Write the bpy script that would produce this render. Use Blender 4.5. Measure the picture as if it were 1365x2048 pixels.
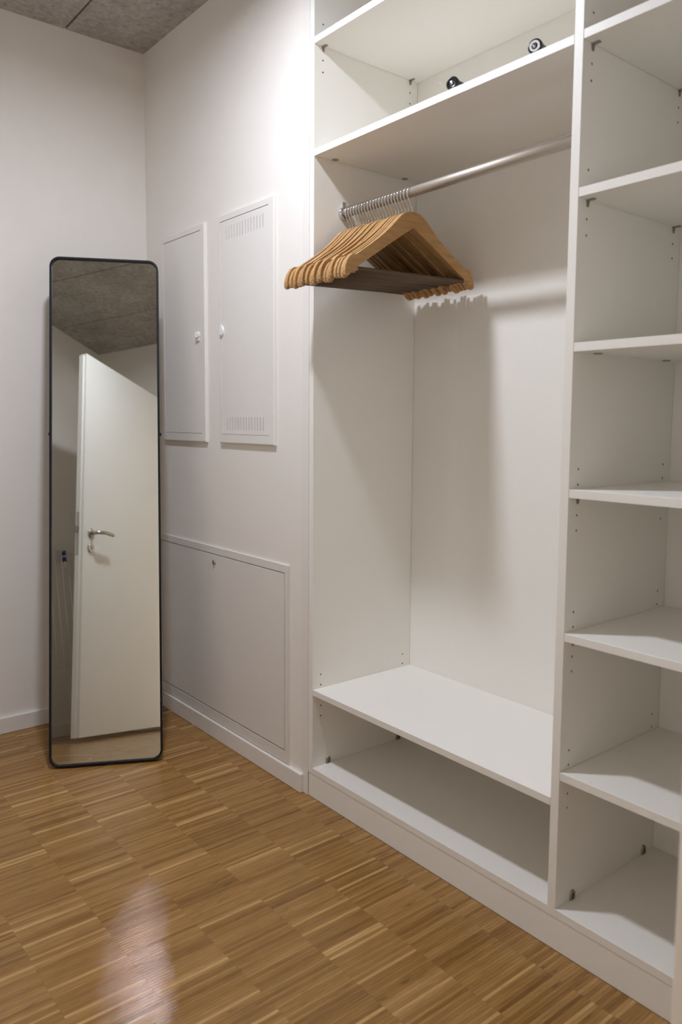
import bpy, bmesh, math, random
from mathutils import Vector, Matrix
random.seed(7)
sc = bpy.context.scene
C = sc.collection
for o in list(bpy.data.objects):
    bpy.data.objects.remove(o)

# ------------------------------------------------------------------ camera
F_PX, CX_PX, CY_PX = 1561.4, 694.9, 984.7
CAM = Vector((1.8239, -1.3596, 1.1380))
YAW, PIT, ROL = 0.8863, -0.0914, 0.0067
_fw = Vector((-math.sin(YAW) * math.cos(PIT), math.cos(YAW) * math.cos(PIT), math.sin(PIT)))
_rt = Vector((math.cos(YAW), math.sin(YAW), 0))
_up = _rt.cross(_fw)
RT = math.cos(ROL) * _rt + math.sin(ROL) * _up
UP = -math.sin(ROL) * _rt + math.cos(ROL) * _up
cd = bpy.data.cameras.new('camera')
cam = bpy.data.objects.new('camera', cd)
C.objects.link(cam)
M = Matrix.Identity(4)
for i in range(3):
    M[i][0], M[i][1], M[i][2], M[i][3] = RT[i], UP[i], -_fw[i], CAM[i]
cam.matrix_world = M
cd.sensor_fit = 'VERTICAL'
cd.sensor_height = 36.0
cd.sensor_width = 24.0
cd.lens = F_PX / 2048 * 36.0
cd.shift_x = (682.5 - CX_PX) / 2048
cd.shift_y = (CY_PX - 1024) / 2048
cd.clip_start = 0.02
cd.dof.use_dof = True
cd.dof.focus_distance = 2.3
cd.dof.aperture_fstop = 3.5
sc.camera = cam

# ------------------------------------------------------------------ world, light, exposure
w = bpy.data.worlds.new('world'); sc.world = w
w.use_nodes = True
w.node_tree.nodes['Background'].inputs[0].default_value = (0.85, 0.93, 1.0, 1)
w.node_tree.nodes['Background'].inputs[1].default_value = 1.0
LAMP = Vector((0.20, -0.65, 2.465))     # centre of the ceiling lamp's light disc
LAMP_STRENGTH = 405.0
LAMP_COLOR = (1.0, 1.055, 1.20)
LAMP_R = 0.065
ADDED_DAYLIGHT_POWER = 92.0                     # daylight at an invented, unseen corridor window; lifts the shadows too
vs = sc.view_settings
vs.view_transform = 'Standard'
vs.look = 'None'
vs.gamma = 1.0
vs.use_curve_mapping = False
vs.exposure = 0.17
sc.cycles.use_denoising = True
sc.cycles.caustics_reflective = True
sc.cycles.sample_clamp_indirect = 0.0
sc.cycles.max_bounces = 10
sc.cycles.use_adaptive_sampling = True
sc.cycles.adaptive_threshold = 0.05
sc.cycles.adaptive_min_samples = 16
sc.cycles.diffuse_bounces = 6
sc.cycles.glossy_bounces = 6

wl = bpy.data.lights.new('corridor_added_daylight_offscreen', 'AREA')  # added area light standing for the corridor's daylight, out of view
wl.shape = 'RECTANGLE'; wl.size = 1.2; wl.size_y = 1.5
wl.energy = ADDED_DAYLIGHT_POWER
wl.color = (0.94, 0.97, 1.0)
wlo = bpy.data.objects.new('corridor_added_daylight_offscreen', wl); C.objects.link(wlo)
wlo.location = (2.25, 2.32, 1.55)
wlo.rotation_euler = (math.radians(-90), 0, 0)

# ------------------------------------------------------------------ materials
def mat(name, col, rough=0.5, metal=0.0, spec=0.5, noise=0.0, nscale=40, bump=0.0, bscale=200, coat=0.0):
    m = bpy.data.materials.new(name); m.use_nodes = True
    nt = m.node_tree; b = nt.nodes['Principled BSDF']
    b.inputs['Base Color'].default_value = (*col, 1)
    b.inputs['Roughness'].default_value = rough
    b.inputs['Metallic'].default_value = metal
    b.inputs['Specular IOR Level'].default_value = spec
    b.inputs['Coat Weight'].default_value = coat
    if noise or bump:
        g = nt.nodes.new('ShaderNodeNewGeometry')
    if noise:
        n = nt.nodes.new('ShaderNodeTexNoise'); n.inputs['Scale'].default_value = nscale; n.inputs['Detail'].default_value = 4
        nt.links.new(g.outputs['Position'], n.inputs['Vector'])
        r = nt.nodes.new('ShaderNodeMapRange')
        r.inputs['To Min'].default_value = 1 - noise; r.inputs['To Max'].default_value = 1 + noise
        nt.links.new(n.outputs['Fac'], r.inputs['Value'])
        v = nt.nodes.new('ShaderNodeVectorMath'); v.operation = 'SCALE'
        v.inputs[0].default_value = col
        nt.links.new(r.outputs['Result'], v.inputs['Scale'])
        nt.links.new(v.outputs['Vector'], b.inputs['Base Color'])
    if bump:
        n2 = nt.nodes.new('ShaderNodeTexNoise'); n2.inputs['Scale'].default_value = bscale; n2.inputs['Detail'].default_value = 3
        nt.links.new(g.outputs['Position'], n2.inputs['Vector'])
        bp = nt.nodes.new('ShaderNodeBump'); bp.inputs['Strength'].default_value = bump; bp.inputs['Distance'].default_value = 0.002
        nt.links.new(n2.outputs['Fac'], bp.inputs['Height'])
        nt.links.new(bp.outputs['Normal'], b.inputs['Normal'])
    return m

M_WALL = mat('painted_wall', (0.86, 0.82, 0.76), 0.85, noise=0.012, nscale=6, bump=0.06, bscale=160)
M_TRIM = mat('painted_trim', (0.84, 0.80, 0.745), 0.5)
M_MELA = mat('white_melamine', (0.89, 0.865, 0.805), 0.42, noise=0.006, nscale=300)
M_CAB = mat('white_sheet_steel', (0.83, 0.80, 0.75), 0.45)
M_HATCH = mat('painted_board', (0.80, 0.765, 0.715), 0.4, noise=0.01, nscale=30)
M_DOOR = mat('white_door_lacquer', (0.82, 0.81, 0.77), 0.28)
M_BLACK = mat('black_metal_frame', (0.008, 0.009, 0.012), 0.55, spec=0.25)
M_MIRROR = mat('mirror_glass', (0.70, 0.70, 0.655), 0.0, metal=1.0)
M_CHROME = mat('chrome', (0.72, 0.71, 0.69), 0.12, metal=1.0)
M_RAIL = mat('satin_rail_metal', (0.52, 0.47, 0.41), 0.60, metal=1.0)
M_STEEL = mat('brushed_steel', (0.50, 0.48, 0.45), 0.35, metal=1.0)
M_PIN = mat('zinc_pin', (0.36, 0.33, 0.28), 0.5, metal=0.8)
M_CHIP = mat('raw_chipboard', (0.42, 0.31, 0.19), 0.9)
M_BLKPL = mat('black_plastic', (0.01, 0.01, 0.012), 0.22)
M_BLUE = mat('blue_plastic', (0.02, 0.06, 0.24), 0.4)
M_WHPL = mat('white_plastic', (0.80, 0.79, 0.77), 0.4)
M_RACK = mat('white_coated_wire', (0.88, 0.86, 0.82), 0.4)

def emit_mat(name, col, st):
    m = bpy.data.materials.new(name); m.use_nodes = True
    nt = m.node_tree; nt.nodes.clear()
    e = nt.nodes.new('ShaderNodeEmission'); e.inputs[0].default_value = (*col, 1); e.inputs[1].default_value = st
    o = nt.nodes.new('ShaderNodeOutputMaterial'); nt.links.new(e.outputs[0], o.inputs[0])
    return m
M_LAMP = emit_mat('lamp_diffuser', LAMP_COLOR, LAMP_STRENGTH)

SW, SL, SY = 0.00825, 0.165, -0.233    # parquet strip width, length and a seam
def parquet_mat():
    m = bpy.data.materials.new('oak_strip_parquet'); m.use_nodes = True
    nt = m.node_tree; N = nt.nodes; L = nt.links; b = N['Principled BSDF']
    g = N.new('ShaderNodeNewGeometry'); s = N.new('ShaderNodeSeparateXYZ'); L.new(g.outputs['Position'], s.inputs[0])
    def mth(op, a, bb=None):
        n = N.new('ShaderNodeMath'); n.operation = op
        for i, v in enumerate((a, bb)):
            if v is None: continue
            if isinstance(v, (int, float)): n.inputs[i].default_value = v
            else: L.new(v, n.inputs[i])
        return n.outputs[0]
    bx = mth('FLOOR', mth('DIVIDE', s.outputs['X'], SW))
    by = mth('FLOOR', mth('DIVIDE', mth('SUBTRACT', s.outputs['Y'], SY), SL))
    cb = N.new('ShaderNodeCombineXYZ'); L.new(bx, cb.inputs[0]); L.new(by, cb.inputs[1])
    wn = N.new('ShaderNodeTexWhiteNoise'); wn.noise_dimensions = '3D'; L.new(cb.outputs[0], wn.inputs['Vector'])
    # neighbouring strips of one board share a tone
    cb2 = N.new('ShaderNodeCombineXYZ'); L.new(mth('FLOOR', mth('DIVIDE', bx, 3.0)), cb2.inputs[0]); L.new(by, cb2.inputs[1]); cb2.inputs[2].default_value = 5
    wn2 = N.new('ShaderNodeTexWhiteNoise'); wn2.noise_dimensions = '3D'; L.new(cb2.outputs[0], wn2.inputs['Vector'])
    tone = mth('ADD', mth('MULTIPLY', wn.outputs['Value'], 0.80), mth('MULTIPLY', wn2.outputs['Value'], 0.20))
    cr = N.new('ShaderNodeValToRGB'); L.new(tone, cr.inputs[0])
    e = cr.color_ramp.elements
    e[0].position = 0.0; e[0].color = (0.20, 0.089, 0.021, 1)
    e[1].position = 1.0; e[1].color = (0.62, 0.375, 0.145, 1)
    for p, c in ((0.10, (0.265, 0.128, 0.031)), (0.35, (0.335, 0.171, 0.046)), (0.62, (0.375, 0.199, 0.058)), (0.84, (0.43, 0.238, 0.077)), (0.89, (0.58, 0.342, 0.125))):
        x = e.new(p); x.color = (*c, 1)
    # grain, stretched along the strip
    vm = N.new('ShaderNodeVectorMath'); vm.operation = 'MULTIPLY'; L.new(g.outputs['Position'], vm.inputs[0]); vm.inputs[1].default_value = (330, 14, 1)
    va = N.new('ShaderNodeVectorMath'); va.operation = 'ADD'; L.new(vm.outputs[0], va.inputs[0])
    sc_ = N.new('ShaderNodeVectorMath'); sc_.operation = 'SCALE'; L.new(wn.outputs['Color'], sc_.inputs[0]); sc_.inputs['Scale'].default_value = 60
    L.new(sc_.outputs[0], va.inputs[1])
    nz = N.new('ShaderNodeTexNoise'); nz.inputs['Scale'].default_value = 1.0; nz.inputs['Detail'].default_value = 5; nz.inputs['Roughness'].default_value = 0.65
    L.new(va.outputs[0], nz.inputs['Vector'])
    mr = N.new('ShaderNodeMapRange'); L.new(nz.outputs['Fac'], mr.inputs['Value'])
    mr.inputs['From Min'].default_value = 0.25; mr.inputs['From Max'].default_value = 0.75
    mr.inputs['To Min'].default_value = 0.62; mr.inputs['To Max'].default_value = 1.26
    # a few dark knots and streaks
    nk = N.new('ShaderNodeTexNoise'); nk.inputs['Scale'].default_value = 1.0; nk.inputs['Detail'].default_value = 3
    vk = N.new('ShaderNodeVectorMath'); vk.operation = 'MULTIPLY'; L.new(va.outputs[0], vk.inputs[0]); vk.inputs[1].default_value = (0.16, 0.9, 1)
    L.new(vk.outputs[0], nk.inputs['Vector'])
    mk = N.new('ShaderNodeMapRange'); L.new(nk.outputs['Fac'], mk.inputs['Value'])
    mk.inputs['From Min'].default_value = 0.66; mk.inputs['From Max'].default_value = 0.78; mk.inputs['To Min'].default_value = 1.0; mk.inputs['To Max'].default_value = 0.5
    f = mth('MULTIPLY', mr.outputs['Result'], mk.outputs['Result'])
    vs_ = N.new('ShaderNodeVectorMath'); vs_.operation = 'SCALE'; L.new(cr.outputs['Color'], vs_.inputs[0]); L.new(f, vs_.inputs['Scale'])
    L.new(vs_.outputs[0], b.inputs['Base Color'])
    n3 = N.new('ShaderNodeTexNoise'); n3.inputs['Scale'].default_value = 9; L.new(g.outputs['Position'], n3.inputs['Vector'])
    r3 = N.new('ShaderNodeMapRange'); L.new(n3.outputs['Fac'], r3.inputs['Value']); r3.inputs['To Min'].default_value = 0.20; r3.inputs['To Max'].default_value = 0.30
    L.new(r3.outputs['Result'], b.inputs['Roughness'])
    b.inputs['Specular IOR Level'].default_value = 0.5
    bp = N.new('ShaderNodeBump'); bp.inputs['Strength'].default_value = 0.05; bp.inputs['Distance'].default_value = 0.001
    L.new(nz.outputs['Fac'], bp.inputs['Height']); L.new(bp.outputs['Normal'], b.inputs['Normal'])
    return m
M_PARQ = parquet_mat()
M_JOINT = mat('parquet_joint', (0.24, 0.125, 0.042), 0.7)

def wood_mat():
    m = bpy.data.materials.new('beech_wood'); m.use_nodes = True
    nt = m.node_tree; N = nt.nodes; L = nt.links; b = N['Principled BSDF']
    tc = N.new('ShaderNodeTexCoord'); oi = N.new('ShaderNodeObjectInfo')
    vm = N.new('ShaderNodeVectorMath'); vm.operation = 'MULTIPLY'; L.new(tc.outputs['Object'], vm.inputs[0]); vm.inputs[1].default_value = (240, 14, 120)
    va = N.new('ShaderNodeVectorMath'); va.operation = 'ADD'; L.new(vm.outputs[0], va.inputs[0])
    mu = N.new('ShaderNodeMath'); mu.operation = 'MULTIPLY'; L.new(oi.outputs['Random'], mu.inputs[0]); mu.inputs[1].default_value = 90
    L.new(mu.outputs[0], va.inputs[1])
    nz = N.new('ShaderNodeTexNoise'); nz.inputs['Scale'].default_value = 1; nz.inputs['Detail'].default_value = 4; L.new(va.outputs[0], nz.inputs['Vector'])
    cr = N.new('ShaderNodeValToRGB'); L.new(nz.outputs['Fac'], cr.inputs[0])
    e = cr.color_ramp.elements
    e[0].position = 0.28; e[0].color = (0.41, 0.222, 0.080, 1)
    e[1].position = 0.72; e[1].color = (0.55, 0.325, 0.135, 1)
    mr = N.new('ShaderNodeMapRange'); L.new(oi.outputs['Random'], mr.inputs['Value']); mr.inputs['To Min'].default_value = 0.88; mr.inputs['To Max'].default_value = 1.1
    vs_ = N.new('ShaderNodeVectorMath'); vs_.operation = 'SCALE'; L.new(cr.outputs['Color'], vs_.inputs[0]); L.new(mr.outputs['Result'], vs_.inputs['Scale'])
    L.new(vs_.outputs[0], b.inputs['Base Color'])
    b.inputs['Roughness'].default_value = 0.42
    return m
M_WOOD = wood_mat()
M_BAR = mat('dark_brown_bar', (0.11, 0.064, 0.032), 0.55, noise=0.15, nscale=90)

def concrete_mat():
    m = bpy.data.materials.new('raw_concrete'); m.use_nodes = True
    nt = m.node_tree; N = nt.nodes; L = nt.links; b = N['Principled BSDF']
    g = N.new('ShaderNodeNewGeometry')
    n1 = N.new('ShaderNodeTexNoise'); n1.inputs['Scale'].default_value = 3.2; n1.inputs['Detail'].default_value = 9; n1.inputs['Roughness'].default_value = 0.62
    n2 = N.new('ShaderNodeTexNoise'); n2.inputs['Scale'].default_value = 45; n2.inputs['Detail'].default_value = 6; n2.inputs['Roughness'].default_value = 0.7
    v1 = N.new('ShaderNodeTexVoronoi'); v1.inputs['Scale'].default_value = 34
    n4 = N.new('ShaderNodeTexNoise'); n4.inputs['Scale'].default_value = 9; n4.inputs['Detail'].default_value = 5
    for n in (n1, n2, v1, n4): L.new(g.outputs['Position'], n.inputs['Vector'])
    cr = N.new('ShaderNodeValToRGB'); L.new(n1.outputs['Fac'], cr.inputs[0])
    e = cr.color_ramp.elements
    e[0].position = 0.30; e[0].color = (0.31, 0.285, 0.25, 1); e[1].position = 0.72; e[1].color = (0.52, 0.485, 0.44, 1)
    mx = N.new('ShaderNodeMix'); mx.data_type = 'RGBA'; mx.blend_type = 'OVERLAY'; mx.inputs[0].default_value = 0.75
    L.new(cr.outputs[0], mx.inputs[6]); L.new(n2.outputs['Fac'], mx.inputs[7])
    # air pores and scraped or stained spots; pore shade is painted into the colour
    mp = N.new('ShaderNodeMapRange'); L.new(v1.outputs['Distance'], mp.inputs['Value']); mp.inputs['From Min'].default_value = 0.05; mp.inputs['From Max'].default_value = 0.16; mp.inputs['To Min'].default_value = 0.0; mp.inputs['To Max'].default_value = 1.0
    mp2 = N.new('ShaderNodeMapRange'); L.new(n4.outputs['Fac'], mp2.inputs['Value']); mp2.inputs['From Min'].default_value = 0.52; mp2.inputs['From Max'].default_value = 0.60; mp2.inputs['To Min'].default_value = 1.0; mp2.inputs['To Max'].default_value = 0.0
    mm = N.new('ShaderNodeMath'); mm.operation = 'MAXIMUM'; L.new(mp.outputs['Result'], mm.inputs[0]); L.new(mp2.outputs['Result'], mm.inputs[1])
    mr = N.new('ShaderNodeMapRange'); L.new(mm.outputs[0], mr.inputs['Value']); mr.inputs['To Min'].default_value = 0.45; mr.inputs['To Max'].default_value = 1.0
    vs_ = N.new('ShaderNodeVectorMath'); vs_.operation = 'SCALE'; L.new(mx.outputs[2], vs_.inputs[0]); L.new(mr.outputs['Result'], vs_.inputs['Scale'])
    L.new(vs_.outputs[0], b.inputs['Base Color'])
    b.inputs['Roughness'].default_value = 0.9
    ad = N.new('ShaderNodeMath'); ad.operation = 'MULTIPLY'; L.new(n2.outputs['Fac'], ad.inputs[0]); L.new(mm.outputs[0], ad.inputs[1])
    bp = N.new('ShaderNodeBump'); bp.inputs['Strength'].default_value = 0.5; bp.inputs['Distance'].default_value = 0.004
    L.new(ad.outputs[0], bp.inputs['Height']); L.new(bp.outputs['Normal'], b.inputs['Normal'])
    return m
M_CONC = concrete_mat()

# ------------------------------------------------------------------ mesh helpers
def link(name, me, m, parent=None, loc=(0, 0, 0), rot=(0, 0, 0), smooth=False):
    if m and not me.materials: me.materials.append(m)
    if smooth:
        for p in me.polygons: p.use_smooth = True
    o = bpy.data.objects.new(name, me); C.objects.link(o)
    o.location = loc; o.rotation_euler = rot
    if parent: o.parent = parent
    return o
def from_bm(bm, name):
    bmesh.ops.recalc_face_normals(bm, faces=bm.faces)
    me = bpy.data.meshes.new(name); bm.to_mesh(me); bm.free(); return me
def bm_box(bm, x0, x1, y0, y1, z0, z1):
    r = bmesh.ops.create_cube(bm, size=1.0)
    for v in r['verts']:
        v.co = ((x0 + x1) / 2 + v.co.x * (x1 - x0), (y0 + y1) / 2 + v.co.y * (y1 - y0), (z0 + z1) / 2 + v.co.z * (z1 - z0))
    return r['verts']
def box(name, x0, x1, y0, y1, z0, z1, m, parent=None, bevel=0.0, seg=1):
    cx, cy, cz = (x0 + x1) / 2, (y0 + y1) / 2, (z0 + z1) / 2
    bm = bmesh.new(); bm_box(bm, x0 - cx, x1 - cx, y0 - cy, y1 - cy, z0 - cz, z1 - cz)
    if bevel: bmesh.ops.bevel(bm, geom=bm.edges[:], offset=bevel, segments=seg, affect='EDGES', profile=0.5)
    return link(name, from_bm(bm, name), m, parent, (cx, cy, cz))
def boxes(name, lst, m, parent=None, bevel=0.0):
    bm = bmesh.new()
    for b in lst: bm_box(bm, *b)
    if bevel: bmesh.ops.bevel(bm, geom=bm.edges[:], offset=bevel, segments=1, affect='EDGES')
    return link(name, from_bm(bm, name), m, parent)
def tube_bm(bm, pts, r, n=8, closed=False):
    pts = [Vector(p) for p in pts]; rings = []
    k = len(pts); prev = None
    for i, p in enumerate(pts):
        a = pts[(i - 1) % k] if (closed or i > 0) else p
        c = pts[(i + 1) % k] if (closed or i < k - 1) else p
        t = (c - a).normalized()
        if prev is None:
            ref = Vector((0, 0, 1)) if abs(t.z) < 0.9 else Vector((1, 0, 0))
            u = t.cross(ref).normalized()
        else:
            u = (prev - t * prev.dot(t)).normalized()
        prev = u; v = t.cross(u)
        rr = r[i] if isinstance(r, (list, tuple)) else r
        rings.append([bm.verts.new(p + rr * (math.cos(2 * math.pi * j / n) * u + math.sin(2 * math.pi * j / n) * v)) for j in range(n)])
    for i in range(k if closed else k - 1):
        A, B = rings[i], rings[(i + 1) % k]
        for j in range(n):
            bm.faces.new((A[j], A[(j + 1) % n], B[(j + 1) % n], B[j]))
    if not closed:
        bm.faces.new(rings[0][::-1]); bm.faces.new(rings[-1])
def tube_me(pts, r, n=8, closed=False):
    bm = bmesh.new(); tube_bm(bm, pts, r, n, closed); return from_bm(bm, 'tube')
def lathe_me(profile, n=32, axis='Z'):
    """profile: list of (radius, height)"""
    bm = bmesh.new(); rings = []
    def P(r, h, a):
        x, y = r * math.cos(a), r * math.sin(a)
        return {'Z': (x, y, h), 'Y': (x, h, y), 'X': (h, x, y)}[axis]
    for r, h in profile:
        if r < 1e-6: rings.append([bm.verts.new(P(0, h, 0))])
        else: rings.append([bm.verts.new(P(r, h, 2 * math.pi * j / n)) for j in range(n)])
    for A, B in zip(rings, rings[1:]):
        for j in range(n):
            k = (j + 1) % n
            if len(A) == 1 and len(B) == 1: continue
            if len(A) == 1: bm.faces.new((A[0], B[k], B[j]))
            elif len(B) == 1: bm.faces.new((A[j], A[k], B[0]))
            else: bm.faces.new((A[j], A[k], B[k], B[j]))
    return from_bm(bm, 'lathe')
def plate_me(xs, zs, solid, y0, y1):
    """grid plate in XZ between y0 (front) and y1 (back); solid(i,j) tells which cells exist"""
    bm = bmesh.new(); V = {}
    def v(i, j, y):
        k = (i, j, y)
        if k not in V: V[k] = bm.verts.new((xs[i], y, zs[j]))
        return V[k]
    nx, nz = len(xs) - 1, len(zs) - 1
    S = lambda i, j: 0 <= i < nx and 0 <= j < nz and solid(i, j)
    for i in range(nx):
        for j in range(nz):
            if not S(i, j): continue
            for y in (y0, y1): bm.faces.new((v(i, j, y), v(i + 1, j, y), v(i + 1, j + 1, y), v(i, j + 1, y)))
            for (di, dj, a, b) in ((-1, 0, (i, j), (i, j + 1)), (1, 0, (i + 1, j), (i + 1, j + 1)), (0, -1, (i, j), (i + 1, j)), (0, 1, (i, j + 1), (i + 1, j + 1))):
                if not S(i + di, j + dj):
                    bm.faces.new((v(*a, y0), v(*b, y0), v(*b, y1), v(*a, y1)))
    return from_bm(bm, 'plate')
def cut_me(me, cutter_bm):
    """mesh minus the shapes in cutter_bm"""
    cm = from_bm(cutter_bm, 'cutter')
    a = bpy.data.objects.new('cut_a', me); b = bpy.data.objects.new('cut_b', cm)
    C.objects.link(a); C.objects.link(b)
    md = a.modifiers.new('cut', 'BOOLEAN'); md.operation = 'DIFFERENCE'; md.solver = 'EXACT'; md.object = b
    bpy.context.view_layer.update()
    out = bpy.data.meshes.new_from_object(a.evaluated_get(bpy.context.evaluated_depsgraph_get()))
    bpy.data.objects.remove(a); bpy.data.objects.remove(b); bpy.data.meshes.remove(cm)
    return out
def thing(name, label, cat, loc=(0, 0, 0), rot=(0, 0, 0), group=None):
    o = bpy.data.objects.new(name, None); C.objects.link(o)
    o.empty_display_size = 0.1
    o.location = loc; o.rotation_euler = rot
    o['label'] = label; o['category'] = cat
    if group: o['group'] = group
    return o
def struct(o, label=None, cat=None):
    o['kind'] = 'structure'
    if label: o['label'] = label
    if cat: o['category'] = cat
    return o

# ------------------------------------------------------------------ dimensions of the room
XL, XR = -1.09, 1.42          # left wall (mirror side) and door wall, inner faces
YF = -1.829                   # wall behind the open door
H = 2.525
XR2 = 1.54                    # corridor side of the door wall
JY0, JY1 = -1.325, -0.532     # door opening
DEPTH = 0.4004                # wardrobe depth
XW, TW = 0.8557, 0.0207       # divider left face, board thickness of uprights
TH = 0.0178

# ------------------------------------------------------------------ the setting
fl = box('floor', XL - 0.1, 3.3, -3.1, 2.3, -0.10, -0.0012, M_JOINT)
struct(fl, 'oak strip parquet floor of narrow brown lamellas', 'floor')
floor_origin = fl.location.copy()
cf = box('corridor_floor_covering', XR2 - 0.12, 3.2, -3.0, 2.2, -0.0012, -0.0002, M_PARQ, None)
cf.parent = fl; cf.location -= floor_origin
# strips: 16.5 cm long, laid across the room, ends in line
strips = []
x_i0, x_i1 = math.floor(XL / SW), math.floor(XR / SW)
j0, j1 = math.floor((YF - SY) / SL), math.floor((0 - SY) / SL)
def px(p):
    d = Vector(p) - CAM
    z = d.dot(_fw)
    if z < 0.05: return None
    return (CX_PX + F_PX * d.dot(RT) / z, CY_PX - F_PX * d.dot(UP) / z)
for j in range(j0, j1 + 1):
    for i in range(x_i0, x_i1 + 1):
        xa, xb = max(i * SW, XL), min((i + 1) * SW, XR)
        ya, yb = max(SY + j * SL, YF), min(SY + (j + 1) * SL, 0.0)
        if xb - xa < 0.002 or yb - ya < 0.004: continue
        c = ((xa + xb) / 2, (ya + yb) / 2, 0)
        q = px(c); area = 0
        if q and -20 < q[0] < 1385 and q[1] < 2075:
            e1, e2, e3, e4 = px((xa, c[1], 0)), px((xb, c[1], 0)), px((c[0], ya, 0)), px((c[0], yb, 0))
            area = abs((e2[0] - e1[0]) * (e4[1] - e3[1]) - (e2[1] - e1[1]) * (e4[0] - e3[0]))
            ylim = 0.0
            inside = 0 <= q[0] <= 1365 and 0 <= q[1] <= 2048
            area *= 1.0 if inside else 0.3
        strips.append((area, xa, xb, ya, yb))
strips.sort(key=lambda s: -s[0])
G = 0.00008
strip_me = {}
def strip_verts(xa, xb, ya, yb, dz):
    b = 0.00008
    e = 0.00006
    return [(xa + G, ya + e, -0.0011), (xb - G, ya + e, -0.0011), (xb - G, yb - e, -0.0011), (xa + G, yb - e, -0.0011),
            (xa + G + b, ya + e, dz), (xb - G - b, ya + e, dz), (xb - G - b, yb - e, dz), (xa + G + b, yb - e, dz)]
SF = [(4, 5, 6, 7), (0, 1, 5, 4), (1, 2, 6, 5), (2, 3, 7, 6), (3, 0, 4, 7)]
for k, (area, xa, xb, ya, yb) in enumerate(strips[:300]):
    key = (round(xb - xa, 5), round(yb - ya, 5))
    if key not in strip_me:
        me = bpy.data.meshes.new('parquet_strip')
        hx, hy = (xb - xa) / 2, (yb - ya) / 2
        me.from_pydata(strip_verts(-hx, hx, -hy, hy, 0.0), [], SF); strip_me[key] = me
    o = link('parquet_strip', strip_me[key], M_PARQ, fl)
    o.location = Vector(((xa + xb) / 2, (ya + yb) / 2, random.uniform(-0.00008, 0.0))) - floor_origin
vv, ff = [], []
for (area, xa, xb, ya, yb) in strips[300:]:
    n = len(vv); vv += strip_verts(xa, xb, ya, yb, random.uniform(-0.00008, 0.0)); ff += [tuple(a + n for a in f) for f in SF]
me = bpy.data.meshes.new('parquet_field'); me.from_pydata(vv, [], ff)
o = link('parquet_field', me, M_PARQ, fl); o.location = -floor_origin; o['kind'] = 'stuff'

# ceiling: raw concrete, formwork panels with open joints
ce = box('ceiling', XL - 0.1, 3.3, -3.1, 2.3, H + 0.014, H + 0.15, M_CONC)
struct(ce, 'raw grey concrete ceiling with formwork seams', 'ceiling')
co = ce.location.copy()
seams = [XL - 0.1, -0.575, -0.06, 0.455, 0.971, 1.486, 2.0, 2.6, 3.3]
for a, b in zip(seams, seams[1:]):
    cuts = [(-3.1, -0.298), (-0.298, 2.3)] if a < -0.6 else [(-3.1, -1.2 if False else 2.3)]
    for ya, yb in cuts:
        g = 0.0035
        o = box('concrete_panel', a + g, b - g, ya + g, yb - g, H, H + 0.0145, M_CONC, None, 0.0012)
        o.parent = ce; o.location -= co

wl_ = box('wall_left', XL - 0.1, XL, YF - 0.1, 0.55, 0, H + 0.012, M_WALL); struct(wl_, 'plain white painted wall behind the leaning mirror', 'wall')
_wx = [XL, -0.987, -0.9275, -0.6415, -0.5075, -0.2155, -0.137, -TW]
_wz = [0, 0.098, 0.671, 1.0895, 1.7905, H + 0.012]
_niche = {(2, 3), (4, 3)} | {(i, 1) for i in range(1, 6)}     # recesses for the two wall cabinets and the hatch
wb = link('wall_back', plate_me(_wx, _wz, lambda i, j: (i, j) not in _niche, 0.0, 0.09), M_WALL)
boxes('wall_core', [(XL, -TW, 0.0899, 0.52, 0, H + 0.012)], M_WALL, wb)
struct(wb, 'white painted wall with the service panels', 'wall')
struct(boxes('wall_niche', [(-TW, XR, DEPTH + 0.013, 0.52, 0, H + 0.012)], M_WALL), 'white wall behind the wardrobe', 'wall')
struct(box('wall_front', XL, XR2, YF - 0.1, YF, 0, H + 0.012, M_WALL), 'white wall behind the open door', 'wall')
struct(boxes('wall_right', [(XR, XR2, YF, JY0 - 0.02, 0, H + 0.012), (XR, XR2, JY1 + 0.02, 0.52, 0, H + 0.012), (XR, XR2, JY0 - 0.02, JY1 + 0.02, 2.10, H + 0.012)], M_WALL), 'white wall with the doorway', 'wall')
# corridor beyond the doorway
struct(box('wall_corridor', 3.2, 3.3, -3.1, 2.3, 0, H + 0.012, M_WALL), 'white corridor wall', 'wall')
struct(boxes('wall_corridor_opening', [(XR2, 1.65, 2.2, 2.3, 0, H + 0.012), (2.85, 3.2, 2.2, 2.3, 0, H + 0.012), (1.65, 2.85, 2.2, 2.3, 0, 0.8), (1.65, 2.85, 2.2, 2.3, 2.3, H + 0.012)], M_WALL), 'white corridor end wall with invented window opening', 'wall')
struct(box('wall_corridor_end', XR2, 3.2, -3.1, -3.0, 0, H + 0.012, M_WALL), 'white corridor end wall', 'wall')
struct(boxes('wall_corridor_side', [(XR, XR2, 0.52, 2.3, 0, H + 0.012), (XR, XR2, -3.1, YF - 0.1, 0, H + 0.012)], M_WALL), 'white corridor side wall', 'wall')
wn = thing('invented_window_1', 'invented white framed corridor window, out of view', 'window', (2.25, 2.25, 0.8)); wn['kind'] = 'structure'  # window invented to let the corridor daylight in
boxes('invented_window_frame', [(-0.6, -0.54, -0.03, 0.03, 0, 1.5), (0.54, 0.6, -0.03, 0.03, 0, 1.5), (-0.54, 0.54, -0.03, 0.03, 0, 0.06), (-0.54, 0.54, -0.03, 0.03, 1.44, 1.5)], M_TRIM, wn)

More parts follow.
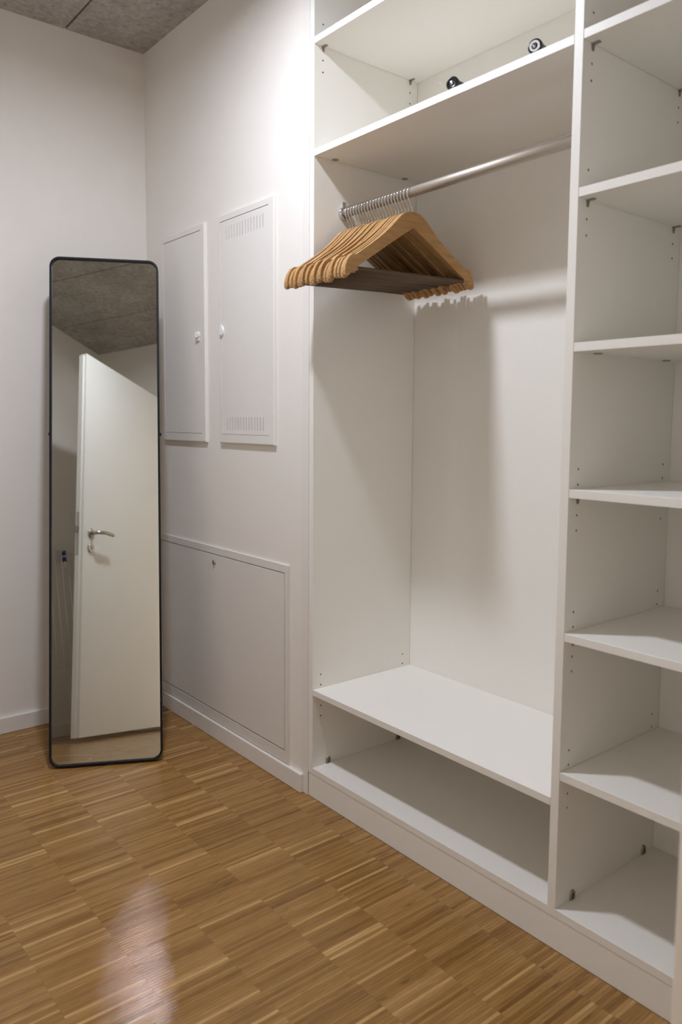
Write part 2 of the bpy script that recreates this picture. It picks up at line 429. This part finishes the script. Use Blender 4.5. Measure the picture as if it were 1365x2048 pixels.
def baseboard(name, b, label):
    struct(box(name, *b, M_TRIM, None, 0.003, 2), label, 'baseboard')
BT, BH = 0.0135, 0.060
baseboard('baseboard_left', (XL, XL + BT, YF, -BT, 0, BH), 'white baseboard along the mirror wall')
baseboard('baseboard_back', (XL, -0.043, -BT, 0, 0, BH), 'white baseboard below the service hatch')
baseboard('baseboard_front', (XL, XR, YF, YF + BT, 0, BH + 0.01), 'white baseboard behind the open door')
# corner bead strip where the wall meets the wardrobe
struct(box('trim_1', -0.052, -TW, -0.0015, 0.002, 0, H, M_TRIM, None, 0.0007), 'narrow painted filler strip beside the wardrobe', 'trim')

# door frame of the opening the camera looks through
def tr(name, b, label):
    struct(box(name, *b, M_TRIM, None, 0.004, 2), label, 'door frame')
tr('trim_2', (XR - 0.012, XR2 + 0.012, JY1, JY1 + 0.022, 0, 2.08), 'white door jamb lining beside the wardrobe')
tr('trim_3', (XR - 0.012, XR2 + 0.012, JY0 - 0.022, JY0, 0, 2.08), 'white door jamb lining on the hinge side')
tr('trim_4', (XR - 0.012, XR2 + 0.012, JY0 - 0.022, JY1 + 0.022, 2.08, 2.102), 'white door head lining')
tr('trim_5', (XR - 0.014, XR, JY1 + 0.0215, JY1 + 0.075, 0, 2.155), 'white door casing board beside the wardrobe')
tr('trim_6', (XR - 0.014, XR, JY0 - 0.085, JY0 - 0.0215, 0, 2.155), 'white door casing board on the hinge side')
tr('trim_7', (XR - 0.014, XR, JY0 - 0.0215, JY1 + 0.0215, 2.1015, 2.155), 'white door casing board over the doorway')

# ------------------------------------------------------------------ open door (seen in the mirror)
DX0, DX1, DY = 0.475, 1.402, -1.272
d = thing('door_1', 'white flush door standing open with steel lever handle', 'door', (DX1, DY - 0.02, 0)); d['kind'] = 'structure'
def dloc(o):
    o.location -= Vector((DX1, DY - 0.02, 0)); o.parent = d; return o
leaf = dloc(box('leaf', DX0 + 0.013, DX1, DY - 0.040, DY, 0.024, 2.062, M_DOOR, None, 0.002, 2))
leaf2 = dloc(box('rebate', DX0, DX0 + 0.0135, DY - 0.040, DY - 0.014, 0.024, 2.050, M_DOOR, None, 0.0015, 2))
dloc(box('lock_plate', DX0 - 0.001, DX0 + 0.001, DY - 0.034, DY - 0.018, 0.935, 1.165, M_STEEL, None, 0.0004))
dloc(box('latch_bolt', DX0 - 0.011, DX0, DY - 0.033, DY - 0.020, 1.055, 1.09, M_PIN, None, 0.002))
def handle(side):
    y0 = DY if side > 0 else DY - 0.040
    s = side
    r = link('rose', lathe_me([(0, 0), (0.026, 0), (0.026, 0.006), (0.024, 0.008), (0, 0.008)], 28, 'Y'), M_STEEL, None, (0.553, y0, 1.06))
    if s < 0: r.rotation_euler = (0, 0, math.pi)
    dloc(r)
    kb = bmesh.new(); bm_box(kb, -0.0035, 0.0035, 0.0015, 0.012, -0.013, 0.011)
    k = link('key_rosette', cut_me(lathe_me([(0, 0), (0.026, 0), (0.026, 0.006), (0.024, 0.008), (0, 0.008)], 28, 'Y'), kb), M_STEEL, None, (0.553, y0, 0.982))
    if s < 0: k.rotation_euler = (0, 0, math.pi)
    dloc(k)
    pts = [(0, 0.0, 0), (0, s * 0.035, 0), (0.004, s * 0.047, 0), (0.016, s * 0.052, 0.001), (0.06, s * 0.054, 0.005), (0.12, s * 0.054, 0.003), (0.128, s * 0.054, 0.002)]
    l = link('lever', tube_me(pts, 0.0095, 12), M_STEEL, None, (0.553, y0, 1.06), smooth=True); dloc(l)
handle(1); handle(-1)
for z in (0.3, 1.8):
    dloc(link('hinge', lathe_me([(0, 0), (0.009, 0), (0.009, 0.09), (0, 0.09)], 12), M_STEEL, None, (DX1 + 0.004, DY + 0.008, z)))

# ------------------------------------------------------------------ ceiling lamp (just outside the frame)
lp = thing('ceiling_lamp_offscreen', 'round white ceiling downlight mounted on the concrete', 'lamp', (LAMP.x, LAMP.y, H))
hz = LAMP.z - H
link('housing', lathe_me([(0, 0.001), (0.082, 0.001), (0.082, hz - 0.003), (0.080, hz - 0.005), (LAMP_R + 0.001, hz - 0.005), (LAMP_R + 0.001, hz + 0.002), (0, hz + 0.002)], 40), M_WHPL, lp)
link('diffuser_offscreen', lathe_me([(0, hz), (LAMP_R, hz)], 32), M_LAMP, lp)

# ------------------------------------------------------------------ wardrobe
WTOP = 2.49
PLT, BTT = 0.0735, 0.0925
wd = thing('wardrobe', 'built-in open white melamine wardrobe with hanging bay and shelf column', 'wardrobe', (0, 0, 0))
XE = XR - TW
Dp = DEPTH
BV = 0.0006
uprights = []
uprights.append(box('side_panel', -TW, 0, 0, Dp, BTT, WTOP, M_MELA, wd, BV))
uprights.append(box('divider', XW, XW + TW, 0, Dp, BTT, WTOP, M_MELA, wd, BV))
uprights.append(box('side_panel', XE, XR, 0, Dp, BTT, WTOP, M_MELA, wd, BV))
box('bottom_board', -TW, XR, 0, Dp, PLT + 0.0006, BTT, M_MELA, wd, BV)
box('plinth', -TW, XR, 0.0012, 0.019, 0, PLT, M_MELA, wd, BV)
box('top_board', -TW, XR, 0, Dp, WTOP, WTOP + TH, M_MELA, wd, BV)
box('back_panel', 0, XW, Dp, Dp + 0.010, BTT, WTOP, M_MELA, wd)
box('back_panel', XW + TW, XE, Dp, Dp + 0.010, BTT, WTOP, M_MELA, wd)

hole_me = lathe_me([(0, 0), (0.0026, 0)], 12, 'X')
pin_bm = bmesh.new()
# L shaped shelf support: a round stub plate on the side and a flap under the shelf
bm_box(pin_bm, 0.0, 0.0025, -0.005, 0.005, -0.014, 0.0)
bm_box(pin_bm, 0.0, 0.017, -0.004, 0.004, -0.0025, 0.0)
for v in pin_bm.verts:
    if v.co.z < -0.013: v.co.y *= 0.45
pin_me = from_bm(pin_bm, 'shelf_pin')
cam_me = lathe_me([(0, 0), (0.0095, 0), (0.0095, -0.0012), (0.007, -0.002), (0, -0.002)], 20)
def shelf(x0, x1, zb, zt, kind='pin'):
    s = box('shelf', x0 + 0.0006, x1 - 0.0006, 0.0003, Dp - 0.0005, zb, zt, M_MELA, wd, 0.0005)
    lo = s.location
    if kind == 'pin':
        for y in (0.031, 0.368):
            for xx, f in ((x0, 1), (x1, -1)):
                p = link('shelf_pin', pin_me, M_PIN, s, Vector((xx, y, zb)) - lo)
                if f < 0: p.rotation_euler = (0, 0, math.pi)
    else:
        for y in (0.066, 0.338):
            for xx in (x0 + 0.014, x1 - 0.014):
                link('cam_bolt', cam_me, M_PIN, s, Vector((xx, y, zb)) - lo)
    return s
shelf(0, XW, 0.3177, 0.3352)                 # low shelf of the hanging bay
shelf(0, XW, 1.8791, 1.8975, 'cam')          # hat shelf
shelf(0, XW, 2.1813, 2.1994)
XC0, XC1 = XW + TW, XE
RS = [(1.8815, 1.8995, 'pin'), (1.5827, 1.6005, 'pin'), (1.2797, 1.2975, 'cam'), (0.9834, 1.0009, 'pin'), (0.6824, 0.6997, 'pin'), (0.3811, 0.3988, 'pin')]
for zb, zt, k in RS: shelf(XC0, XC1, zb, zt, k)
# row holes next to each adjustable shelf (32 mm grid)
hole_pos = []
def holes(x, zc, facing, below=(1, 2), above=(1, 2)):
    for y in (0.031, 0.368):
        for n in [-b for b in below] + list(above):
            z = zc + 0.032 * n
            hole_pos.append((x, y, z, facing))
            link('pin_hole', hole_me, M_CHIP, wd, (x - 0.0089 * facing, y, z))
for zb in (2.1813, 0.3177):
    holes(0, zb - 0.005, 1); holes(XW, zb - 0.005, -1)
for zb, zt, k in RS:
    if k == 'pin': holes(XC0, zb - 0.006, 1, (1, 2), (1, 2)); holes(XC1, zb - 0.006, -1)
for up in uprights:
    lo = up.location; hb = bmesh.new(); n = 0
    for (x, y, z, f) in hole_pos:
        if abs(x - lo.x) > TW * 0.6: continue
        a, b = sorted((x - lo.x + 0.002 * f, x - lo.x - 0.009 * f)); n += 1
        tube_bm(hb, [(a, y - lo.y, z - lo.z), (b, y - lo.y, z - lo.z)], 0.0026, 12)
    up.data = cut_me(up.data, hb)
    up.data.materials.append(M_CHIP)              # the drilled walls are raw board
    for p in up.data.polygons:
        if p.area < 4e-5 and max(abs(v) for v in (p.center.x,)) < TW / 2 - 0.0003: p.material_index = len(up.data.materials) - 1
# slotted connector plates standing at the bottom board
con_bm = bmesh.new()
pr = [(-0.009, 0), (0.009, 0), (0.009, 0.014), (0.006, 0.020), (0, 0.023), (-0.006, 0.020), (-0.009, 0.014)]
A = [con_bm.verts.new((0, a, b)) for a, b in pr]; B = [con_bm.verts.new((0.004, a * 0.85, b * 0.95)) for a, b in pr]
con_bm.faces.new(A[::-1]); con_bm.faces.new(B)
for i in range(len(pr)): con_bm.faces.new((A[i], A[(i + 1) % len(pr)], B[(i + 1) % len(pr)], B[i]))
con_me = from_bm(con_bm, 'connector')
slot_bm = bmesh.new(); bm_box(slot_bm, 0.0006, 0.009, -0.0034, 0.0034, 0.002, 0.017); con_me = cut_me(con_me, slot_bm)
for xx, f in ((0, 1), (XW, -1), (XC0, 1), (XC1, -1)):
    for y in (0.060, 0.352):
        c = link('connector', con_me, M_PIN, wd, (xx, y, BTT - 0.0003), (0, 0, 0 if f > 0 else math.pi))

# hanging rail
RY, RZ, RR = 0.107, 1.738, 0.0128
rail = link('clothes_rail', tube_me([(0.001, RY, RZ), (XW - 0.001, RY, RZ)], RR, 28), M_RAIL, wd, smooth=True)
for xx, f in ((0, 1), (XW, -1)):
    bmf = bmesh.new()
    # cup flange with a lug on top
    me = lathe_me([(0, 0), (0.019, 0), (0.019, 0.004), (0.0165, 0.012), (0.0131, 0.012), (0.0131, 0.002)], 28, 'X')
    o = link('rail_flange', me, M_CHROME, rail, (xx, RY, RZ), (0, 0, 0 if f > 0 else math.pi), True)
    box('screw_lug', xx + (0.0 if f > 0 else -0.005), xx + (0.005 if f > 0 else 0.0), RY - 0.006, RY + 0.006, RZ + 0.015, RZ + 0.033, M_CHROME, rail, 0.0018, 2)

# ------------------------------------------------------------------ coat hangers
def hanger_meshes():
    half = [(0.0, -0.0505), (0.014, -0.0515), (0.027, -0.0555), (0.040, -0.0640), (0.054, -0.0765), (0.072, -0.0935), (0.095, -0.1130), (0.120, -0.1320), (0.148, -0.1510),
            (0.172, -0.1660), (0.189, -0.1765), (0.192, -0.1805), (0.1955, -0.1815), (0.199, -0.1785), (0.205, -0.1795), (0.214, -0.1850), (0.2215, -0.1945), (0.2275, -0.2080), (0.2300, -0.2220),
            (0.2285, -0.2315), (0.2215, -0.2345), (0.2145, -0.2310), (0.2080, -0.2215), (0.196, -0.2110), (0.180, -0.2025), (0.150, -0.1840), (0.110, -0.1590), (0.070, -0.1340), (0.030, -0.1095), (0.0, -0.0905)]
    T = 0.0052
    half = [(a * 1.03, b) for a, b in half]
    out = half + [(-a, b) for a, b in half[-2:0:-1]]
    bm = bmesh.new()
    A = [bm.verts.new((-T, a, b)) for a, b in out]; B = [bm.verts.new((T, a, b)) for a, b in out]
    bm.faces.new(A); bm.faces.new(B[::-1])
    n = len(out)
    for i in range(n): bm.faces.new((A[i], B[i], B[(i + 1) % n], A[(i + 1) % n]))
    eds = [e for e in bm.edges if abs(e.verts[0].co.x - e.verts[1].co.x) < 1e-6]
    bmesh.ops.bevel(bm, geom=eds, offset=0.0016, segments=2, affect='EDGES', profile=0.6)
    bmesh.ops.triangulate(bm, faces=[f for f in bm.faces if len(f.verts) > 4])
    body = from_bm(bm, 'body')
    pts = [(0, 0.0, -0.056), (0, 0.0, -0.040), (0, -0.002, -0.0365), (0, -0.013, -0.018), (0, -0.0172, -0.009)]
    R = 0.0155; zc = RR + 0.0016 - R
    for a in range(195, -21, -15):
        t = math.radians(a); pts.append((0, (R + (0.0015 if a > 120 else 0)) * math.cos(t), zc + R * math.sin(t)))
    hook = tube_me(pts, 0.0017, 8)
    bar = tube_me([(0, -0.196, -0.2135), (0, 0.196, -0.2135)], 0.0056, 12)
    fer = lathe_me([(0, -0.0545), (0.0035, -0.0545), (0.0035, -0.050), (0.0026, -0.0485), (0, -0.0485)], 12)
    ends = tube_me([(0, -0.0115, 0), (0, 0.0115, 0)], 0.0058, 12)
    return body, hook, bar, fer, ends
HB, HH, HR, HF, HE = hanger_meshes()
for p in HH.polygons: p.use_smooth = True
for p in HR.polygons: p.use_smooth = True
NH = 22
ordn = ['', 'second', 'third', 'fourth', 'fifth', 'sixth', 'seventh', 'eighth', 'ninth', 'tenth', 'eleventh']
xs = []
x = 0.288
gaps = [0.0135, 0.0125, 0.0125, 0.0118, 0.0118, 0.013, 0.0120, 0.0118, 0.0135, 0.0125, 0.0118, 0.0118, 0.0120, 0.0130, 0.0118, 0.0118, 0.0122, 0.0118, 0.0118, 0.0125, 0.0118]
xs.append(x)
for g in gaps: x -= g; xs.append(x)
swing = [0.0, 0.9, 0.5, 0.2, -1.2, 0.4, 1.6, 1.4, -0.6, 0.7, -0.9, 1.3, 1.7, 0.1, -1.2, 0.6, 0.8, -0.7, 1.2, 0.2, -0.8, 0.4]
for i, x in enumerate(xs):
    if i == 0: lab = 'pale wooden coat hanger at the open end of the row on the rail'
    elif i == NH - 1: lab = 'pale wooden coat hanger closest to the cabinet side at the rail flange'
    elif i <= 10: lab = 'pale wooden coat hanger, %s from the open end of the row' % ordn[i]
    else: lab = 'pale wooden coat hanger, %s from the cabinet side on the rail' % ordn[NH - 1 - i]
    h = thing('coat_hanger', lab, 'hanger', (x, RY, RZ), (math.radians(1.9 + swing[i] * 0.9), 0, 0), 'wooden hangers on the rail')
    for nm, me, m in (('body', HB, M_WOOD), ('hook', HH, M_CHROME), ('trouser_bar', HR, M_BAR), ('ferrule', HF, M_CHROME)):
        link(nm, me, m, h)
    for sy in (-1, 1):
        link('bar_end', HE, M_WOOD, h, (0, sy * 0.206, -0.2135))

# ------------------------------------------------------------------ casters lying on the hat shelf
def roller(x, y, rz, label, ring):
    r = 0.0155
    t = thing('twin_roller', label, 'roller', (x, y, 1.8975), (0, 0, rz), 'rollers on the hat shelf')
    for s in (-1, 1):
        wme = lathe_me([(0, -0.006), (r - 0.003, -0.006), (r, -0.003), (r, 0.004), (r - 0.002, 0.0065), (r - 0.004, 0.0065), (r - 0.005, 0.005), (0.006, 0.005), (0, 0.005)], 28, 'X')
        wo = link('wheel', wme, M_BLKPL, t, (s * 0.0185, 0, r), (0, 0, 0 if s > 0 else math.pi), True)
        if ring:
            link('hub_ring', lathe_me([(0.0065, 0.0052), (0.0115, 0.0052), (0.0112, 0.0066), (0.0070, 0.0066), (0.0065, 0.0052)], 24, 'X'), M_WHPL, wo)
        link('hub', lathe_me([(0.0042, 0.0048), (0.0042, 0.0072), (0, 0.0080)], 16, 'X'), M_CHROME, wo)
    bm = bmesh.new(); bm_box(bm, -0.0130, 0.0130, -0.0125, 0.0125, r - 0.011, r + 0.0120)
    bmesh.ops.bevel(bm, geom=bm.edges[:], offset=0.005, segments=3, affect='EDGES')
    link('housing', from_bm(bm, 'housing'), M_BLKPL, t)
    link('axle', tube_me([(-0.0185, 0, r), (0.0185, 0, r)], 0.004, 10), M_CHROME, t)
roller(0.514, 0.030, math.radians(-74), 'small black twin roller with dark wheel faces lying mid-way along the hat shelf', False)
roller(0.747, 0.030, math.radians(-74), 'small black twin roller with pale ringed wheel face on the hat shelf near the divider', True)

# ------------------------------------------------------------------ wall cabinets, hatch
def cabinet(x0, x1, z0, z1, dx0, dx1, dz0, dz1, label, vents, knob_x, knob_z, half):
    t = thing('wall_cabinet', label, 'cabinet', ((x0 + x1) / 2, 0, z0))
    ox, oz = (x0 + x1) / 2, z0
    F = -0.011
    # frame: a flat collar around the door
    xs_ = [x0 - ox, dx0 - ox - 0.0012, dx1 - ox + 0.0012, x1 - ox]; zs_ = [0, dz0 - oz - 0.0012, dz1 - oz + 0.0012, z1 - oz]
    me = plate_me(xs_, zs_, lambda i, j: not (i == 1 and j == 1), F, 0.0)
    bm = bmesh.new(); bm.from_mesh(me)
    eds = [e for e in bm.edges if all(abs(v.co.y - F) < 1e-6 for v in e.verts) and (all(abs(v.co.x - xs_[0]) < 1e-6 for v in e.verts) or all(abs(v.co.x - xs_[3]) < 1e-6 for v in e.verts) or all(abs(v.co.z - zs_[0]) < 1e-6 for v in e.verts) or all(abs(v.co.z - zs_[3]) < 1e-6 for v in e.verts))]
    bmesh.ops.bevel(bm, geom=eds, offset=0.004, segments=3, affect='EDGES', profile=0.5)
    link('frame', from_bm(bm, 'frame'), M_CAB, t)
    box('backing', dx0 - ox, dx1 - ox, 0.084, 0.0885, dz0 - oz, dz1 - oz, M_CAB, t)
    if not vents:
        box('cabinet_door', dx0 - ox, dx1 - ox, F + 0.0015, -0.0045, dz0 - oz, dz1 - oz, M_CAB, t, 0.0008)
    else:
        v0, v1, n, rows = vents
        xs_ = [dx0 - ox]; sw = 0.0030; hx = []
        for k in range(n):
            c = v0 + (v1 - v0) * k / (n - 1) - ox
            hx.append(len(xs_)); xs_ += [c - sw / 2, c + sw / 2]
        xs_.append(dx1 - ox)
        zs_ = [dz0 - oz]; hzr = []
        for (a, b) in rows:
            hzr.append(len(zs_)); zs_ += [a - oz, b - oz]
        zs_.append(dz1 - oz)
        hs, hz_ = set(hx), set(hzr)
        me = plate_me(xs_, zs_, lambda i, j: not (i in hs and j in hz_), F + 0.0015, F + 0.0030)
        link('cabinet_door', me, M_CAB, t)
    # turn knob at the door edge
    if half:
        bm = bmesh.new(); n = 18; R = 0.0215; A = []; B = []
        for k in range(n + 1):
            a = -math.pi / 2 + math.pi * k / n
            A.append(bm.verts.new((0.020 * math.cos(a), F, R * math.sin(a)))); B.append(bm.verts.new((0.0165 * math.cos(a), F - 0.006, 0.86 * R * math.sin(a))))
        bm.faces.new(A); bm.faces.new(B[::-1])
        for k in range(n): bm.faces.new((A[k], A[k + 1], B[k + 1], B[k]))
        bm.faces.new((A[-1], A[0], B[0], B[-1]))
        kn = link('turn_knob', from_bm(bm, 'turn_knob'), M_WHPL, t, (knob_x - ox, 0.0015, knob_z - oz))
        box('grip', 0.005, 0.009, F - 0.010, F - 0.0055, -0.013, 0.013, M_WHPL, kn, 0.001)
    else:
        kn = link('turn_knob', lathe_me([(0, 0), (0.0125, 0), (0.012, -0.005), (0.010, -0.007), (0, -0.007)], 24, 'Y'), M_WHPL, t, (knob_x - ox, F + 0.001, knob_z - oz))
        box('grip', -0.0025, 0.0025, -0.014, -0.006, -0.010, 0.010, M_WHPL, kn, 0.0012)
        box('latch_tab', -0.012, 0.010, -0.004, 0.0, -0.021, -0.009, M_WHPL, kn, 0.001)
    return t
cabinet(-0.940, -0.615, 1.060, 1.812, -0.926, -0.643, 1.091, 1.789, 'flush white sheet-steel wall cabinet without vents, beside the mirror', None, -0.663, 1.434, False)
cabinet(-0.520, -0.187, 1.060, 1.812, -0.506, -0.217, 1.091, 1.789, 'flush white sheet-steel wall cabinet with vent slots, beside the wardrobe', (-0.468, -0.249, 14, [(1.105, 1.147), (1.727, 1.769)]), -0.5055, 1.434, True)

hx0, hx1, hz0, hz1 = -1.0, -0.118, 0.063, 0.694
t = thing('service_hatch', 'low painted service hatch with small lock above the baseboard', 'hatch', ((hx0 + hx1) / 2, 0, hz0))
ox = (hx0 + hx1) / 2
F = -0.006
ix0, ix1, iz0, iz1 = -0.985, -0.142, 0.103, 0.667
me = plate_me([hx0 - ox, ix0 - 0.002 - ox, ix1 + 0.0045 - ox, hx1 - ox], [0, iz0 - 0.0035 - hz0, iz1 + 0.0025 - hz0, hz1 - hz0], lambda i, j: not (i == 1 and j == 1), F, 0.0)
link('frame', me, M_HATCH, t)
box('backing', ix0 - ox, ix1 - ox, 0.084, 0.0885, iz0 - hz0, iz1 - hz0, M_HATCH, t)
box('hatch_panel', ix0 - ox, ix1 - ox, F + 0.0008, -0.0021, iz0 - hz0, iz1 - hz0, M_HATCH, t, 0.0008)
lb = bmesh.new(); bm_box(lb, -0.0011, 0.0011, -0.009, -0.001, -0.0048, 0.0048)
lk = link('lock', cut_me(lathe_me([(0, 0.0), (0.0085, 0.0), (0.0085, -0.004), (0.007, -0.006), (0, -0.006)], 20, 'Y'), lb), M_STEEL, t, (-0.572 - ox, F + 0.001, 0.639 - hz0))

# ------------------------------------------------------------------ leaning mirror
MB = Vector((-0.6801, -0.5612, 0.0)); MW, MH, MA, MT = 0.3604, 1.7096, 0.4833, 0.1665
FD = 0.032                                  # depth of the frame
mroot = thing('standing_mirror', 'tall narrow mirror with rounded black metal frame leaning in the corner', 'mirror')
hd = Vector((math.sin(MA), math.cos(MA), 0)); nh = Vector((math.cos(MA), -math.sin(MA), 0))
nn = nh * math.cos(MT) + Vector((0, 0, math.sin(MT)))
uu = Vector((0, 0, math.cos(MT))) - nh * math.sin(MT)
org = MB + hd * (MW / 2) + Vector((0, 0, FD * math.sin(MT) - 0.0003))
MM = Matrix.Identity(4)
for i in range(3):
    MM[i][0], MM[i][1], MM[i][2], MM[i][3] = hd[i], -nn[i], uu[i], org[i]
mroot.matrix_world = MM                    # local: x along width, -y towards the room, z up the mirror
def rrect(hw, z0, z1, r, n=10):
    pts = []
    for cx_, cz_, a0 in ((hw - r, z1 - r, 0), (-hw + r, z1 - r, 90), (-hw + r, z0 + r, 180), (hw - r, z0 + r, 270)):
        for k in range(n + 1):
            a = math.radians(a0 + 90 * k / n); pts.append((cx_ + r * math.cos(a), cz_ + r * math.sin(a)))
    return pts
RC = 0.034; LIP = 0.0065
prof = [(0.0, FD), (0.0, 0.0012), (0.0012, 0.0), (LIP - 0.001, 0.0), (LIP, 0.001), (LIP, FD)]
bm = bmesh.new(); loops = []
for ins, yy in prof:
    loops.append([bm.verts.new((a, yy, b)) for a, b in rrect(MW / 2 - ins, ins, MH - ins, RC - ins)])
for A, B in zip(loops, loops[1:] + loops[:1]):
    for k in range(len(A)):
        bm.faces.new((A[k], A[(k + 1) % len(A)], B[(k + 1) % len(A)], B[k]))
link('frame', from_bm(bm, 'frame'), M_BLACK, mroot)
pts = rrect(MW / 2 - LIP + 0.0003, LIP - 0.0003, MH - LIP + 0.0003, RC - LIP)
bm = bmesh.new(); A = [bm.verts.new((a, 0.009, b)) for a, b in pts]; B = [bm.verts.new((a, 0.013, b)) for a, b in pts]
bm.faces.new(A); bm.faces.new(B[::-1])
for k in range(len(A)): bm.faces.new((A[k], A[(k + 1) % len(A)], B[(k + 1) % len(A)], B[k]))
link('mirror_glass', from_bm(bm, 'mirror_glass'), M_MIRROR, mroot)
pts = rrect(MW / 2 - LIP - 0.001, LIP + 0.001, MH - LIP - 0.001, RC - LIP)
bm = bmesh.new(); A = [bm.verts.new((a, 0.020, b)) for a, b in pts]; B = [bm.verts.new((a, 0.026, b)) for a, b in pts]
bm.faces.new(A); bm.faces.new(B[::-1])
for k in range(len(A)): bm.faces.new((A[k], A[(k + 1) % len(A)], B[(k + 1) % len(A)], B[k]))
link('back_board', from_bm(bm, 'back_board'), M_BLACK, mroot)
# easel leg behind: pivots at half height, foot on the floor further into the corner
zp = 1.10
inv = MM.inverted()
foot = org - nh * 0.30; foot.z = 0.008
fl_ = inv @ (foot - hd * 0.10); fr_ = inv @ (foot + hd * 0.10)
link('easel_leg', tube_me([(-MW / 2 + 0.02, FD + 0.006, zp), fl_, fr_, (MW / 2 - 0.02, FD + 0.006, zp)], 0.006, 10), M_BLACK, mroot)
for s in (-1, 1):
    b0 = s * (MW / 2)
    link('pivot_bolt', lathe_me([(0, -0.002), (0.005, -0.002), (0.005, 0.004), (0.0035, 0.005), (0, 0.005)], 14, 'X'), M_BLACK, mroot, (b0, FD * 0.6, zp), (0, 0, 0 if s > 0 else math.pi))

# ------------------------------------------------------------------ folded drying rack behind the door (seen in the mirror)
rk = thing('drying_rack', 'folded white wire drying rack with blue joints leaning on the wall', 'drying rack', (0.85, -1.652, 0))
def rp(x, z):
    return (x - 0.85, (-1.652 - 0.138 * z) + 1.652, z)
xl, xr_ = 0.50, 1.20
link('side_tube', tube_me([rp(xl, 0.008), rp(xl, 1.09)], 0.008, 10), M_RACK, rk, smooth=True)
link('side_tube', tube_me([rp(xr_, 0.008), rp(xr_, 1.09)], 0.008, 10), M_RACK, rk, smooth=True)
link('cross_tube', tube_me([rp(xl, 0.36), rp(xr_, 0.36)], 0.0035, 8), M_RACK, rk, smooth=True)
link('cross_tube', tube_me([rp(xl, 1.085), rp(xr_, 1.085)], 0.004, 8), M_RACK, rk, smooth=True)
k = -5
while 0.833 + 0.0625 * k < xr_ - 0.03:
    x = 0.833 + 0.0625 * k
    link('wire', tube_me([rp(x, 0.358), rp(x, 1.085)], 0.0030, 6), M_RACK, rk, smooth=True)
    k += 1
for z in (1.035, 1.075):
    a, b = rp(1.050, z - 0.013), rp(1.050, z + 0.013)
    link('blue_joint', tube_me([a, b], [0.0125, 0.0115], 10), M_BLUE, rk)
link('joint_sleeve', tube_me([rp(1.050, 0.985), rp(1.050, 1.03)], 0.008, 10), M_WHPL, rk)
